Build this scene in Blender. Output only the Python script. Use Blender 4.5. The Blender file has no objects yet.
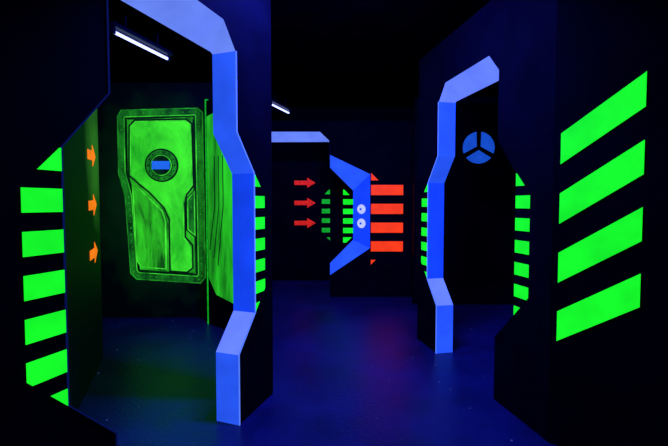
import bpy, bmesh, math
from mathutils import Vector, Matrix
sc=bpy.context.scene
try:
    sc.view_settings.view_transform='Standard'
    sc.view_settings.look='None'
except Exception as e: print(e)

# ---------------------------------------------------------------- materials
def s2l(c):
    return tuple(((v/255)/12.92 if v/255<=0.04045 else ((v/255+0.055)/1.055)**2.4) for v in c)
def newmat(name):
    m=bpy.data.materials.new(name); m.use_nodes=True
    return m,m.node_tree,m.node_tree.nodes['Principled BSDF']
def paint(name,rgb,em=1.0,base=0.5,var=0.12,scale=9.0,rough=0.55,spec=0.2):
    """fluorescent paint: glows under UV, slight brushed unevenness"""
    m,nt,b=newmat(name); l=s2l(rgb)
    b.inputs['Roughness'].default_value=rough
    b.inputs['Specular IOR Level'].default_value=spec
    tc=nt.nodes.new('ShaderNodeTexCoord'); n=nt.nodes.new('ShaderNodeTexNoise')
    n.inputs['Scale'].default_value=scale; n.inputs['Detail'].default_value=4
    nt.links.new(tc.outputs['Object'],n.inputs['Vector'])
    mr=nt.nodes.new('ShaderNodeMapRange')
    mr.inputs['From Min'].default_value=0.3; mr.inputs['From Max'].default_value=0.7
    mr.inputs['To Min'].default_value=em*(1-var); mr.inputs['To Max'].default_value=em*(1+var*0.4)
    nt.links.new(n.outputs['Fac'],mr.inputs['Value'])
    b.inputs['Base Color'].default_value=(*[v*base for v in l],1)
    b.inputs['Emission Color'].default_value=(*l,1)
    nt.links.new(mr.outputs['Result'],b.inputs['Emission Strength'])
    return m
def matte(name,c1,c2,rough=0.6,scale=3.0,spec=0.2,bump=0.0):
    m,nt,b=newmat(name)
    tc=nt.nodes.new('ShaderNodeTexCoord'); n=nt.nodes.new('ShaderNodeTexNoise')
    n.inputs['Scale'].default_value=scale; n.inputs['Detail'].default_value=6
    nt.links.new(tc.outputs['Object'],n.inputs['Vector'])
    r=nt.nodes.new('ShaderNodeValToRGB')
    r.color_ramp.elements[0].position=0.35; r.color_ramp.elements[0].color=(*c1,1)
    r.color_ramp.elements[1].position=0.7; r.color_ramp.elements[1].color=(*c2,1)
    nt.links.new(n.outputs['Fac'],r.inputs['Fac']); nt.links.new(r.outputs['Color'],b.inputs['Base Color'])
    b.inputs['Roughness'].default_value=rough; b.inputs['Specular IOR Level'].default_value=spec
    return m

BLACK=matte('black_wall_paint',(0.0022,0.0022,0.0036),(0.0045,0.0045,0.007),0.65,spec=0.04)
CEIL=matte('black_ceiling_paint',(0.0015,0.0015,0.0025),(0.003,0.003,0.005),0.9,spec=0.0)
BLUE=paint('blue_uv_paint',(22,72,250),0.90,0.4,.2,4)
LITBL=paint('lit_blue_uv_paint',(112,142,252),0.88,0.4,.2,4)  # the trim blue with lamp light put into its colour, header and low slants
MIDB=paint('half_lit_blue_uv_paint',(42,92,252),0.92,0.4,.2,4)  # same trim blue, partly lit tone put into the colour
EDGE=paint('lit_edge_blue_uv_paint',(92,135,255),0.95,0.4)  # rim of the lit jambs, extra light put into its colour
SHADBL=paint('shaded_blue_uv_paint',(10,16,95),0.7,0.4)  # same trim blue, shade put into the colour for unlit jambs
DEDGE=paint('unlit_edge_blue_paint',(10,22,90),0.6,0.4)  # rim of the unlit jamb, darkened in the colour as shade
GREEN=paint('green_uv_paint',(22,252,40),1.0,0.3,0.16,6)
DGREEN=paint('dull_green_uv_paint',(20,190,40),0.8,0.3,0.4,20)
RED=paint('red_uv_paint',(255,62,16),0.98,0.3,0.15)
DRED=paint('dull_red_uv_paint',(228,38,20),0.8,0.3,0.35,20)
ORANGE=paint('orange_uv_paint',(255,122,22),0.98,0.3,0.2)
SIGN=paint('sign_blue_paint',(25,85,215),0.8,0.4,0.2)
WHITE=paint('button_white_paint',(190,200,255),1.0,0.5)

# ---------------------------------------------------------------- helpers
def empty(name,loc=(0,0,0)):
    e=bpy.data.objects.new(name,None); e.location=loc; e.empty_display_size=0.2
    sc.collection.objects.link(e); return e
def meshobj(name,bm,mats,parent=None,recalc=True):
    if recalc: bmesh.ops.recalc_face_normals(bm,faces=bm.faces[:])
    me=bpy.data.meshes.new(name); bm.to_mesh(me); bm.free()
    for m in mats: me.materials.append(m)
    o=bpy.data.objects.new(name,me); sc.collection.objects.link(o)
    if parent: o.parent=parent
    return o
class Frame:
    """wall-local frame: u along wall, w out of the front face, z up"""
    def __init__(s,o,d,n):
        s.o=Vector((o[0],o[1],0)); s.d=Vector((d[0],d[1],0)).normalized(); s.n=Vector((n[0],n[1],0)).normalized()
    def p(s,u,z,w=0): return s.o+s.d*u+s.n*w+Vector((0,0,z))
def slab(bm,F,poly,w0,w1,mi=0,side=None):
    a=[bm.verts.new(F.p(u,z,w1)) for u,z in poly]; b=[bm.verts.new(F.p(u,z,w0)) for u,z in poly]
    f=bm.faces.new(a); f.material_index=mi
    f=bm.faces.new(b[::-1]); f.material_index=mi
    for i in range(len(poly)):
        j=(i+1)%len(poly); f=bm.faces.new((a[i],b[i],b[j],a[j])); f.material_index=mi if side is None else side
def clip(poly,cl):
    def ins(p,a,b): return (b[0]-a[0])*(p[1]-a[1])-(b[1]-a[1])*(p[0]-a[0])>=-1e-9
    area=sum(cl[i][0]*cl[(i+1)%len(cl)][1]-cl[(i+1)%len(cl)][0]*cl[i][1] for i in range(len(cl)))
    if area<0: cl=cl[::-1]
    out=poly
    for i in range(len(cl)):
        a,b=cl[i],cl[(i+1)%len(cl)]; inp=out; out=[]
        for k in range(len(inp)):
            p,q=inp[k],inp[(k+1)%len(inp)]; ip,iq=ins(p,a,b),ins(q,a,b)
            if ip: out.append(p)
            if ip!=iq:
                dx,dy=q[0]-p[0],q[1]-p[1]; ex,ey=b[0]-a[0],b[1]-a[1]
                t=((a[0]-p[0])*ey-(a[1]-p[1])*ex)/(dx*ey-dy*ex)
                out.append((p[0]+t*dx,p[1]+t*dy))
        if not out: return []
    return out
def stripes(name,F,cl,tops,h,mat,parent):
    us=[c[0] for c in cl]; u0,u1=min(us)-.1,max(us)+.1
    bm=bmesh.new()
    for t in tops:
        pl=clip([(u0,t-h),(u1,t-h),(u1,t),(u0,t)],cl)
        if len(pl)>=3: slab(bm,F,pl,0.0005,0.005)
    return meshobj(name,bm,[mat],parent)
def portal(name,F,front,back,mats_idx,th,sides):
    """front/back: matching (u,z) outlines; mats_idx: material per edge"""
    e=empty(name,F.p(0,0,0))
    bm=bmesh.new()
    off=F.p(0,0,0)
    a=[bm.verts.new(F.p(u,z,0)-off) for u,z in front]; b=[bm.verts.new(F.p(u,z,-th)-off) for u,z in back]
    bm.faces.new(a); bm.faces.new(b[::-1])
    for i in range(len(a)):
        j=(i+1)%len(a); f=bm.faces.new((a[i],b[i],b[j],a[j])); f.material_index=mats_idx.get(i,0)
    o=meshobj('wall_panel',bm,sides,e)
    return e
def attach(o,e):
    o.parent=e; o.matrix_parent_inverse=Matrix.Translation(-e.location)

TOPS=[1.578-.157*k for k in range(-1,7)]
MATS=[BLACK,BLUE,LITBL,MIDB,SHADBL]
Hh=3.1
# ---------------------------------------------------------------- angled portals
def std_portal(name,F,W,ua,ub,lit_right,th=.18):
    g=.22
    f=[(ua,0),(g,0),(g,.49),(0,.725),(0,1.74),(g,2.0),(g,2.53),(g+.13,2.68),(W-g-.13,2.68),(W-g,2.53),(W-g,2.0),(W,1.74),(W,.725),(W-g,.49),(W-g,0),(ub,0),(ub,Hh),(ua,Hh)]
    b=list(f); b[7]=(g+.02,2.54); b[8]=(W-g-.02,2.54)
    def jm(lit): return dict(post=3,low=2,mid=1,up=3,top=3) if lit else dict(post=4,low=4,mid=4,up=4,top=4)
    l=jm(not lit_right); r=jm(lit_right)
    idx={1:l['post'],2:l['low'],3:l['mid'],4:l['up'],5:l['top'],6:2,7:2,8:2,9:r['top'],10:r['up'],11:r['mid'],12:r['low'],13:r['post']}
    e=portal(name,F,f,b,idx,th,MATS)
    gp=.006
    attach(stripes('hazard_stripes_1',F,[(-gp,1.74),(-.154,1.586),(-.154,.88),(-gp,.725)],TOPS,.089,GREEN,None),e)
    attach(stripes('hazard_stripes_2',F,[(W+gp,1.74),(W+.15,1.586),(W+.15,.88),(W+gp,.725)],TOPS,.089,GREEN,None),e)
    # thin painted rims where the reveal paint wraps on to the front face
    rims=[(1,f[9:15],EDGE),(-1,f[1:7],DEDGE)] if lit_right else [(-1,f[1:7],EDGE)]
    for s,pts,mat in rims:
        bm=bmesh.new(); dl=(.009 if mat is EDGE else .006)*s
        for (u0,z0),(u1,z1) in zip(pts[:-1],pts[1:]):
            slab(bm,F,[(u0,z0),(u1,z1),(u1+dl,z1),(u0+dl,z0)],.0005,.006)
        attach(meshobj('jamb_rim',bm,[mat]),e)
    return e
FA=Frame((-1.05,1.556),(.47,1.344),(1.344,-.47))
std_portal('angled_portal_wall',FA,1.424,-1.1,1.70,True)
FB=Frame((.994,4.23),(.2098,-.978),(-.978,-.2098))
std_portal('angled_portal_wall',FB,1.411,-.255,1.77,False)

# ---------------------------------------------------------------- portal C (far)
FC=Frame((0,6.5),(1,0),(0,-1))
f=[(-1.75,0),(-1.35,0),(-1.35,2.54),(-1.25,2.68),(-.2275,2.68),(-.08,2.54),(-.065,2.31),(.585,2.0),(.585,.80),(-.065,.36),(-.065,0),(1.75,0),(1.75,2.85),(-1.75,2.85)]
b=list(f); b[3]=(-1.3,2.54); b[4]=(-.1,2.545); b[6]=(-.065,2.12); b[7]=(.318,1.74); b[8]=(.318,.92); b[9]=(-.065,.53)
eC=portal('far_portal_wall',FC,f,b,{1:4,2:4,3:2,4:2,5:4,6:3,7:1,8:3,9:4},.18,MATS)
bm=bmesh.new()
slab(bm,FC,[(.6,2.02),(.6,1.90),(.72,1.90)],.0005,.005)
for k in range(4):
    z=1.827-.305*k; slab(bm,FC,[(.6,z-.165),(1.12,z-.165),(1.12,z),(.6,z)],.0005,.005)
slab(bm,FC,[(.6,.61),(.6,.53),(.68,.61)],.0005,.005)
attach(meshobj('red_stripes',bm,[RED]),eC)
nb=Vector((-.18,-.267,0)).normalized()
bm=bmesh.new()
for z in (1.434,1.2):
    M=Matrix.Translation(Vector((.45,6.588,z))+nb*.012)@nb.to_track_quat('Z','Y').to_matrix().to_4x4()
    bmesh.ops.create_cone(bm,cap_ends=True,segments=24,radius1=.078,radius2=.066,depth=.024,matrix=M)
attach(meshobj('push_buttons',bm,[WHITE]),eC)
bm=bmesh.new()
for z in (1.434,1.2):
    M=Matrix.Translation(Vector((.45,6.588,z))+nb*.028)@nb.to_track_quat('Z','Y').to_matrix().to_4x4()
    bmesh.ops.create_cone(bm,cap_ends=True,segments=20,radius1=.02,radius2=.016,depth=.012,matrix=M)
attach(meshobj('push_button_caps',bm,[BLUE]),eC)

# ---------------------------------------------------------------- wall D with big diagonal stripes
FD=Frame((1.366,2.495),(.7324,-.6808),(-.6808,-.7324))
eD=empty('diagonal_stripe_wall',FD.p(0,0,0))
bm=bmesh.new(); slab(bm,FD,[(0,0),(1.7,0),(1.7,Hh),(0,Hh)],-.18,0); attach(meshobj('wall_panel',bm,[BLACK]),eD)
bm=bmesh.new()
for k in range(4):
    z=1.95-.366*k
    slab(bm,FD,[(.034,z-.187),(.442,z+.285-.187),(.442,z+.285),(.034,z)],.0005,.005)
attach(meshobj('diagonal_stripes',bm,[GREEN]),eD)

# ---------------------------------------------------------------- room shell
def box(name,x0,x1,y0,y1,z0,z1,mat):
    bm=bmesh.new(); bmesh.ops.create_cube(bm,size=1)
    for v in bm.verts: v.co=Vector((x0+(v.co.x+.5)*(x1-x0),y0+(v.co.y+.5)*(y1-y0),z0+(v.co.z+.5)*(z1-z0)))
    return meshobj(name,bm,[mat])
mF,nt,bF=newmat('dark_blue_floor_paint')
tc=nt.nodes.new('ShaderNodeTexCoord'); n=nt.nodes.new('ShaderNodeTexNoise'); n.inputs['Scale'].default_value=1.6; n.inputs['Detail'].default_value=8; n.inputs['Roughness'].default_value=.65
nt.links.new(tc.outputs['Object'],n.inputs['Vector'])
r=nt.nodes.new('ShaderNodeValToRGB'); r.color_ramp.elements[0].position=.3; r.color_ramp.elements[0].color=(.014,.02,.045,1); r.color_ramp.elements[1].position=.75; r.color_ramp.elements[1].color=(.035,.045,.125,1)
nt.links.new(n.outputs['Fac'],r.inputs['Fac']); nt.links.new(r.outputs['Color'],bF.inputs['Base Color'])
mr=nt.nodes.new('ShaderNodeMapRange'); mr.inputs['To Min'].default_value=.22; mr.inputs['To Max'].default_value=.52
nt.links.new(n.outputs['Fac'],mr.inputs['Value']); nt.links.new(mr.outputs['Result'],bF.inputs['Roughness'])
bF.inputs['Specular IOR Level'].default_value=.32
n2=nt.nodes.new('ShaderNodeTexNoise'); n2.inputs['Scale'].default_value=35; nt.links.new(tc.outputs['Object'],n2.inputs['Vector'])
bp=nt.nodes.new('ShaderNodeBump'); bp.inputs['Strength'].default_value=.3; bp.inputs['Distance'].default_value=.01
nt.links.new(n2.outputs['Fac'],bp.inputs['Height']); nt.links.new(bp.outputs['Normal'],bF.inputs['Normal'])
vo=nt.nodes.new('ShaderNodeTexVoronoi'); vo.inputs['Scale'].default_value=7; nt.links.new(tc.outputs['Object'],vo.inputs['Vector'])
lt=nt.nodes.new('ShaderNodeMath'); lt.operation='LESS_THAN'; lt.inputs[1].default_value=.05; nt.links.new(vo.outputs['Distance'],lt.inputs[0])
bF.inputs['Emission Color'].default_value=(.08,.14,.45,1); mu=nt.nodes.new('ShaderNodeMath'); mu.operation='MULTIPLY'; mu.inputs[1].default_value=.5
nt.links.new(lt.outputs[0],mu.inputs[0]); nt.links.new(mu.outputs[0],bF.inputs['Emission Strength'])
box('floor',-5,5,-1.5,8.1,-.1,0,mF)
box('ceiling',-5,5,-1.5,8.1,3.4,3.5,CEIL)
box('wall_back',-5,5,7.9,8.1,0,3.4,BLACK)
box('wall_left',-5.1,-5,-1.5,8.1,0,3.4,BLACK)
box('wall_right',5,5.1,-1.5,8.1,0,3.4,BLACK)
box('wall_rear',-5,5,-1.6,-1.5,0,3.4,BLACK)

# far wall art
FW=Frame((0,7.9),(1,0),(0,-1))
def arrow(bm,F,u,z,L,H,w0=.0005,w1=.005,rot=0):
    pts=[(-.5*L,-.22*H),(.1*L,-.22*H),(.1*L,-.5*H),(.5*L,0),(.1*L,.5*H),(.1*L,.22*H),(-.5*L,.22*H)]
    c,s=math.cos(rot),math.sin(rot)
    slab(bm,F,[(u+a*c-b*s,z+a*s+b*c) for a,b in pts],w0,w1)
bm=bmesh.new()
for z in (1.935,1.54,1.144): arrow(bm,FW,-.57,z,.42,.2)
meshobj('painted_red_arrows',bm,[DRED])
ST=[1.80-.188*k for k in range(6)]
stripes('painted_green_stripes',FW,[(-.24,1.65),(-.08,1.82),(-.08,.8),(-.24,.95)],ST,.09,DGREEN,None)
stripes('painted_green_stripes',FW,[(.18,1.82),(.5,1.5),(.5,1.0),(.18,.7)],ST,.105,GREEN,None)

# ---------------------------------------------------------------- right inner room: back wall + sign
box('wall_right_room',1.2,4.9,6.0,6.12,0,3.1,BLACK)
FS=Frame((2.15,6.0),(1,0),(0,-1)); R=.235; zc=2.355
bm=bmesh.new()
for k in range(3):
    a0=math.radians(90+120*k+9); a1=math.radians(90+120*(k+1)-9); cm=(a0+a1)/2
    pts=[(.035*math.cos(cm),zc+.035*math.sin(cm))]
    for i in range(17):
        a=a0+(a1-a0)*i/16; pts.append((R*math.cos(a),zc+R*math.sin(a)))
    slab(bm,FS,pts,.0005,.012)
meshobj('three_sector_sign',bm,[SIGN])

# ---------------------------------------------------------------- left room: arrow wall F
FF=Frame((-1.93,3.0),(-.35,.9),(.9,.35))
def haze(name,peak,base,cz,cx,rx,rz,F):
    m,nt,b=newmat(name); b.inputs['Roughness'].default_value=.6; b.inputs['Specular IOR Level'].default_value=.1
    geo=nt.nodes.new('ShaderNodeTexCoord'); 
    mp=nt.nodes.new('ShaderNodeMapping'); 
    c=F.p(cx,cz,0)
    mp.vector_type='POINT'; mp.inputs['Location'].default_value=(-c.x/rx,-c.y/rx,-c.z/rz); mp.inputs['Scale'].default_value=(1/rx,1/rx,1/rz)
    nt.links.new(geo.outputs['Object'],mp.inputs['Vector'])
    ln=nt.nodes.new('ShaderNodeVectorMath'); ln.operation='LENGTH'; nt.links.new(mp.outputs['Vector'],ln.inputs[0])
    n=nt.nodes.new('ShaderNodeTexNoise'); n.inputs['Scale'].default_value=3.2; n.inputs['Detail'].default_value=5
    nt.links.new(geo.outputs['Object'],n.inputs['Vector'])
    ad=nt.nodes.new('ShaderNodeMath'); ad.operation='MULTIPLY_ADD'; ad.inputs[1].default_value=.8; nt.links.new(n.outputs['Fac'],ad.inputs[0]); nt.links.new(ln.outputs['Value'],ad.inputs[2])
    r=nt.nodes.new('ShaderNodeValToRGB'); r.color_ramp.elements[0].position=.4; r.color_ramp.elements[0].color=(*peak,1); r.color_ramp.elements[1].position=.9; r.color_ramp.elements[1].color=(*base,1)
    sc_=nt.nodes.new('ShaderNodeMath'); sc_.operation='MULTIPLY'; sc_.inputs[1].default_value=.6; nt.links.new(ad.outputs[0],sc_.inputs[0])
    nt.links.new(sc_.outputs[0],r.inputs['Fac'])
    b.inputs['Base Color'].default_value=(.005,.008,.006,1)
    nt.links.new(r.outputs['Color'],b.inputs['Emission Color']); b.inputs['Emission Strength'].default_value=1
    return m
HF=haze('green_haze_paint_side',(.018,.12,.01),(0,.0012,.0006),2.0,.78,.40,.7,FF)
eF=empty('arrow_wall',FF.p(0,0,0))
bm=bmesh.new(); slab(bm,FF,[(-.75,0),(.966,0),(.966,Hh),(-.75,Hh)],-.1,0); attach(meshobj('wall_panel',bm,[HF]),eF)
bm=bmesh.new()
for z in (1.95,1.51,1.08): arrow(bm,FF,.62,z,.34,.19,rot=math.radians(2))
attach(meshobj('painted_arrows',bm,[ORANGE]),eF)

# ---------------------------------------------------------------- left room: mural wall E
K=.01325
FE=Frame(((163-334)*K,5.3),(1,0),(0,-1)); ZC=1.5-(195-203)*K
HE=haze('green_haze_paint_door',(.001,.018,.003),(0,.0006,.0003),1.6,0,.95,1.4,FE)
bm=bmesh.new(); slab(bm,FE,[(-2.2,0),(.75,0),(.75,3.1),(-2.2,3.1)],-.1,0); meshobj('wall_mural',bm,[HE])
def mural_paint(name,c_hi,c_lo,scale=6,stretch=(1,1,.5),p0=.35,p1=.65,rot=0,dist=0):
    m,nt,b=newmat(name); b.inputs['Roughness'].default_value=.6; b.inputs['Base Color'].default_value=(.01,.03,.01,1); b.inputs['Specular IOR Level'].default_value=.1
    tc=nt.nodes.new('ShaderNodeTexCoord'); mp=nt.nodes.new('ShaderNodeMapping'); mp.inputs['Scale'].default_value=stretch; mp.inputs['Rotation'].default_value=(0,rot,0)
    n=nt.nodes.new('ShaderNodeTexNoise'); n.inputs['Scale'].default_value=scale; n.inputs['Detail'].default_value=9; n.inputs['Roughness'].default_value=.6; n.inputs['Distortion'].default_value=dist
    nt.links.new(tc.outputs['Object'],mp.inputs['Vector']); nt.links.new(mp.outputs['Vector'],n.inputs['Vector'])
    r=nt.nodes.new('ShaderNodeValToRGB'); r.color_ramp.elements[0].position=p0; r.color_ramp.elements[0].color=(*s2l(c_lo),1); r.color_ramp.elements[1].position=p1; r.color_ramp.elements[1].color=(*s2l(c_hi),1)
    nt.links.new(n.outputs['Fac'],r.inputs['Fac']); nt.links.new(r.outputs['Color'],b.inputs['Emission Color']); b.inputs['Emission Strength'].default_value=1
    return m
M_RIM=mural_paint('mural_rim_green',(26,135,30),(5,42,12),5,dist=.4)
M_LINE=mural_paint('mural_line_black',(5,46,9),(0,10,2),8)
M_HI=mural_paint('mural_edge_green',(75,250,58),(22,130,26),7)
M_LO=mural_paint('mural_edge_dim_green',(36,165,36),(8,62,14),7)
M_BR=mural_paint('mural_bright_green',(66,246,48),(26,160,28),2.6,(1,1,.6),.32,.62,0,.5)
M_MD=mural_paint('mural_mid_green',(52,215,38),(5,52,10),3.4,(1.6,1,.35),.36,.66,.35,.6)
M_BLUE=paint('mural_window_blue',(35,110,235),.9,.3)
eE=empty('painted_bulkhead_door',FE.p(0,0,0))
layer=[0]
def L(name,poly,mat):
    bm=bmesh.new(); layer[0]+=1; w=layer[0]*.003
    slab(bm,FE,[(a*K,ZC+b*K) for a,b in poly],.0005,w)
    o=meshobj(name,bm,[mat]); attach(o,eE); return o
def inset(poly,d):
    out=[]
    n_=len(poly); area=sum(poly[i][0]*poly[(i+1)%n_][1]-poly[(i+1)%n_][0]*poly[i][1] for i in range(n_)); s=1 if area>0 else -1
    for i in range(n_):
        p0,p1,p2=[Vector((*poly[(i+k)%n_],)) for k in (-1,0,1)]
        e1=(p1-p0).normalized(); e2=(p2-p1).normalized()
        n1=Vector((-e1.y,e1.x))*s; n2=Vector((-e2.y,e2.x))*s
        m=(n1+n2); m=m/ max(.35,(1+n1.dot(n2)))
        q=p1+m*d; out.append((q.x,q.y))
    return out
outer=[(-43,80),(-39,86),(36,88),(41,84),(42,-80),(37,-86),(-27,-82),(-33,-76),(-37,0),(-43,24)]
L('rim_glow',inset(outer,-.5),M_LO); L('rim',inset(outer,.6),M_RIM)
L('rim_inner_line',inset(outer,6.4),M_HI); L('rim_shadow_line',inset(outer,7.2),M_LINE)
L('door_plate_edge',inset(outer,9.8),M_LO); L('door_plate',inset(outer,10.4),M_MD)
body=[(-30,70),(-25,75),(25,76),(30,72),(31,12),(24,3),(22,-6),(22,-40),(29,-48),(29,-70),(24,-74),(8,-73),(8,-22),(3,-10),(-12,6),(-22,14),(-31,22)]
L('body_line',inset(body,-1.8),M_LINE); L('body_edge',body,M_HI); L('body',inset(body,1.2),M_BR)
low=[(-28,12),(-20,6),(0,-14),(3,-24),(3,-71),(-21,-69),(-25,-63)]
L('lower_panel_line',inset(low,-1),M_HI); L('lower_panel',inset(low,.2),M_MD)
side=[(26,-2),(33,6),(33,-38),(26,-32)]
L('side_panel_line',inset(side,-1.8),M_LINE); L('side_panel_edge',inset(side,-.4),M_HI); L('side_panel',inset(side,.8),M_RIM)
def circ(cx,cy,r,n=40): return [(cx+r*math.cos(2*math.pi*i/n),cy+r*math.sin(2*math.pi*i/n)) for i in range(n)]
cx,cy=1,31.5
L('porthole_shadow',circ(cx,cy,16.5),M_LINE); L('porthole_ring',circ(cx,cy,15),M_LO); L('porthole_ring_inner',circ(cx,cy,11.2),M_LINE)
L('porthole_lip',circ(cx,cy,10.4),M_HI); L('porthole_disc',circ(cx,cy,9.5),M_LINE)
L('porthole_window',[(cx-9,cy-4),(cx+8.5,cy-4),(cx+8.5,cy+4),(cx-9,cy+4)],M_BLUE)
bm=bmesh.new()
def rivet(a,b,r,w):
    M=Matrix.Translation(FE.p(a*K,ZC+b*K,w))@FE.n.to_track_quat('Z','Y').to_matrix().to_4x4()
    bmesh.ops.create_cone(bm,cap_ends=True,segments=10,radius1=r*K,radius2=r*.5*K,depth=.008,matrix=M)
rp=inset(outer,3.6)
for i in range(len(rp)):
    p,q=Vector(rp[i]),Vector(rp[(i+1)%len(rp)]); nn=max(1,int((q-p).length/6))
    for k in range(nn):
        s=p+(q-p)*k/nn; rivet(s.x,s.y,.8,.010)
for k in range(5): rivet(29.5,-2-k*7.5,.8,layer[0]*.003-.018)
attach(meshobj('rivets',bm,[M_LO]),eE)
bm=bmesh.new()
for k in range(14):
    a=2*math.pi*k/14; rivet(cx+13*math.cos(a),cy+13*math.sin(a),.9,layer[0]*.003-.009)
attach(meshobj('porthole_bolts',bm,[M_LINE]),eE)

# panel G right of door
FG=Frame((-1.60,5.04),(.5,-.44),(-.44,-.5))
MG=mural_paint('mural_side_green',(44,215,40),(10,80,14),2.2,(1.6,1.6,.3),.35,.65)
eG=empty('green_mural_partition',FG.p(0,0,0))
bm=bmesh.new(); slab(bm,FG,[(0,0),(.95,0),(.95,2.8),(0,2.8)],-.04,0); attach(meshobj('wall_panel',bm,[BLACK]),eG)
bm=bmesh.new(); slab(bm,FG,[(.03,.6),(.2,.4),(.9,.3),(.9,2.75),(.03,2.6)],.0005,.004); attach(meshobj('mural_paint',bm,[MG]),eG)
bm=bmesh.new()
for du in (0,.09,.18): slab(bm,FG,[(.06+du,.95-du),(.075+du,.94-du),(.2+du,1.5),(.2+du,2.1),(.185+du,2.1),(.185+du,1.5)],.004,.007)
attach(meshobj('mural_lines',bm,[M_LINE]),eG)
bm=bmesh.new(); slab(bm,FG,[(-.006,0),(.016,0),(.016,2.82),(-.006,2.82)],-.04,.006); attach(meshobj('edge_strip',bm,[DGREEN]),eG)

# ---------------------------------------------------------------- blacklight fixtures, some added out of view for their light
mT,nt,bT=newmat('blacklight_tube_glass'); bT.inputs['Emission Color'].default_value=(.38,.42,1,1); bT.inputs['Emission Strength'].default_value=2.6
HOUS=matte('fixture_housing',(.02,.02,.04),(.03,.03,.05),.4)
def fixture(x0,y0,x1,y1,z,power,tilt=0,color=(.03,.04,1)):
    a,b=Vector((x0,y0,z)),Vector((x1,y1,z)); mid=(a+b)/2; d=(b-a); Ln=d.length; ang=math.atan2(d.y,d.x)
    e=empty('blacklight_fixture',mid); e.rotation_euler=(0,0,ang)
    bm=bmesh.new()
    prof=[(-.06,.05),(-.035,.10),(.035,.10),(.06,.05),(.045,.045),(-.045,.045)]
    v0=[bm.verts.new((-Ln/2-.03,p,q)) for p,q in prof]; v1=[bm.verts.new((Ln/2+.03,p,q)) for p,q in prof]
    bm.faces.new(v0); bm.faces.new(v1[::-1])
    for i in range(6): bm.faces.new((v0[i],v0[(i+1)%6],v1[(i+1)%6],v1[i]))
    o=meshobj('housing',bm,[HOUS]); o.parent=e
    bm=bmesh.new(); RY=Matrix.Rotation(math.pi/2,4,'Y')
    bmesh.ops.create_cone(bm,cap_ends=True,segments=16,radius1=.016,radius2=.016,depth=Ln,matrix=Matrix.Translation((0,0,.012))@RY)
    o=meshobj('tube',bm,[mT]); o.parent=e
    bm=bmesh.new()
    for s in(-1,1):
        bmesh.ops.create_cube(bm,size=1,matrix=Matrix.Translation((s*(Ln/2+.012),0,.022))@Matrix.Diagonal((.025,.045,.06,1)))
    for s in(-.6,.6):
        bmesh.ops.create_cone(bm,cap_ends=True,segments=8,radius1=.006,radius2=.006,depth=3.4-z-.098,matrix=Matrix.Translation((s*Ln/2,0,(3.4-z+.098)/2)))
    o=meshobj('end_sockets_and_hangers',bm,[HOUS]); o.parent=e
    ld=bpy.data.lights.new('uv_light','AREA'); ld.shape='RECTANGLE'; ld.size=Ln; ld.size_y=.06; ld.energy=power; ld.color=color
    lo=bpy.data.objects.new('uv_light',ld); sc.collection.objects.link(lo); lo.parent=e; lo.location=(0,0,-.03); lo.rotation_euler=(tilt,0,0)
    return e
fixture(-2.13,3.95,-1.91,4.66,3.17,5)
fixture(-1.05,6.75,-.83,7.4,3.17,8)
fixture(-.5,2.7,.7,2.7,3.2,190,tilt=math.radians(36))  # added unseen fixture, tilted forward to brighten the corridor floor
fixture(2.0,3.6,2.0,4.8,3.25,12)  # added fixture hidden by the right portal wall, lights through its opening
fixture(-.6,.2,.6,.2,3.2,7)  # added fixture above the camera, out of view, for extra light

w=bpy.data.worlds.new('dark_world'); sc.world=w; w.use_nodes=True
w.node_tree.nodes['Background'].inputs['Color'].default_value=(.002,.002,.006,1)

cam=bpy.data.cameras.new('camera'); co=bpy.data.objects.new('camera',cam); sc.collection.objects.link(co)
co.location=(0,0,1.52); co.rotation_euler=(math.radians(90-2.3),0,0)
cam.sensor_width=36; cam.lens=21.6; cam.shift_y=-0.0045; cam.clip_start=.05
sc.camera=co
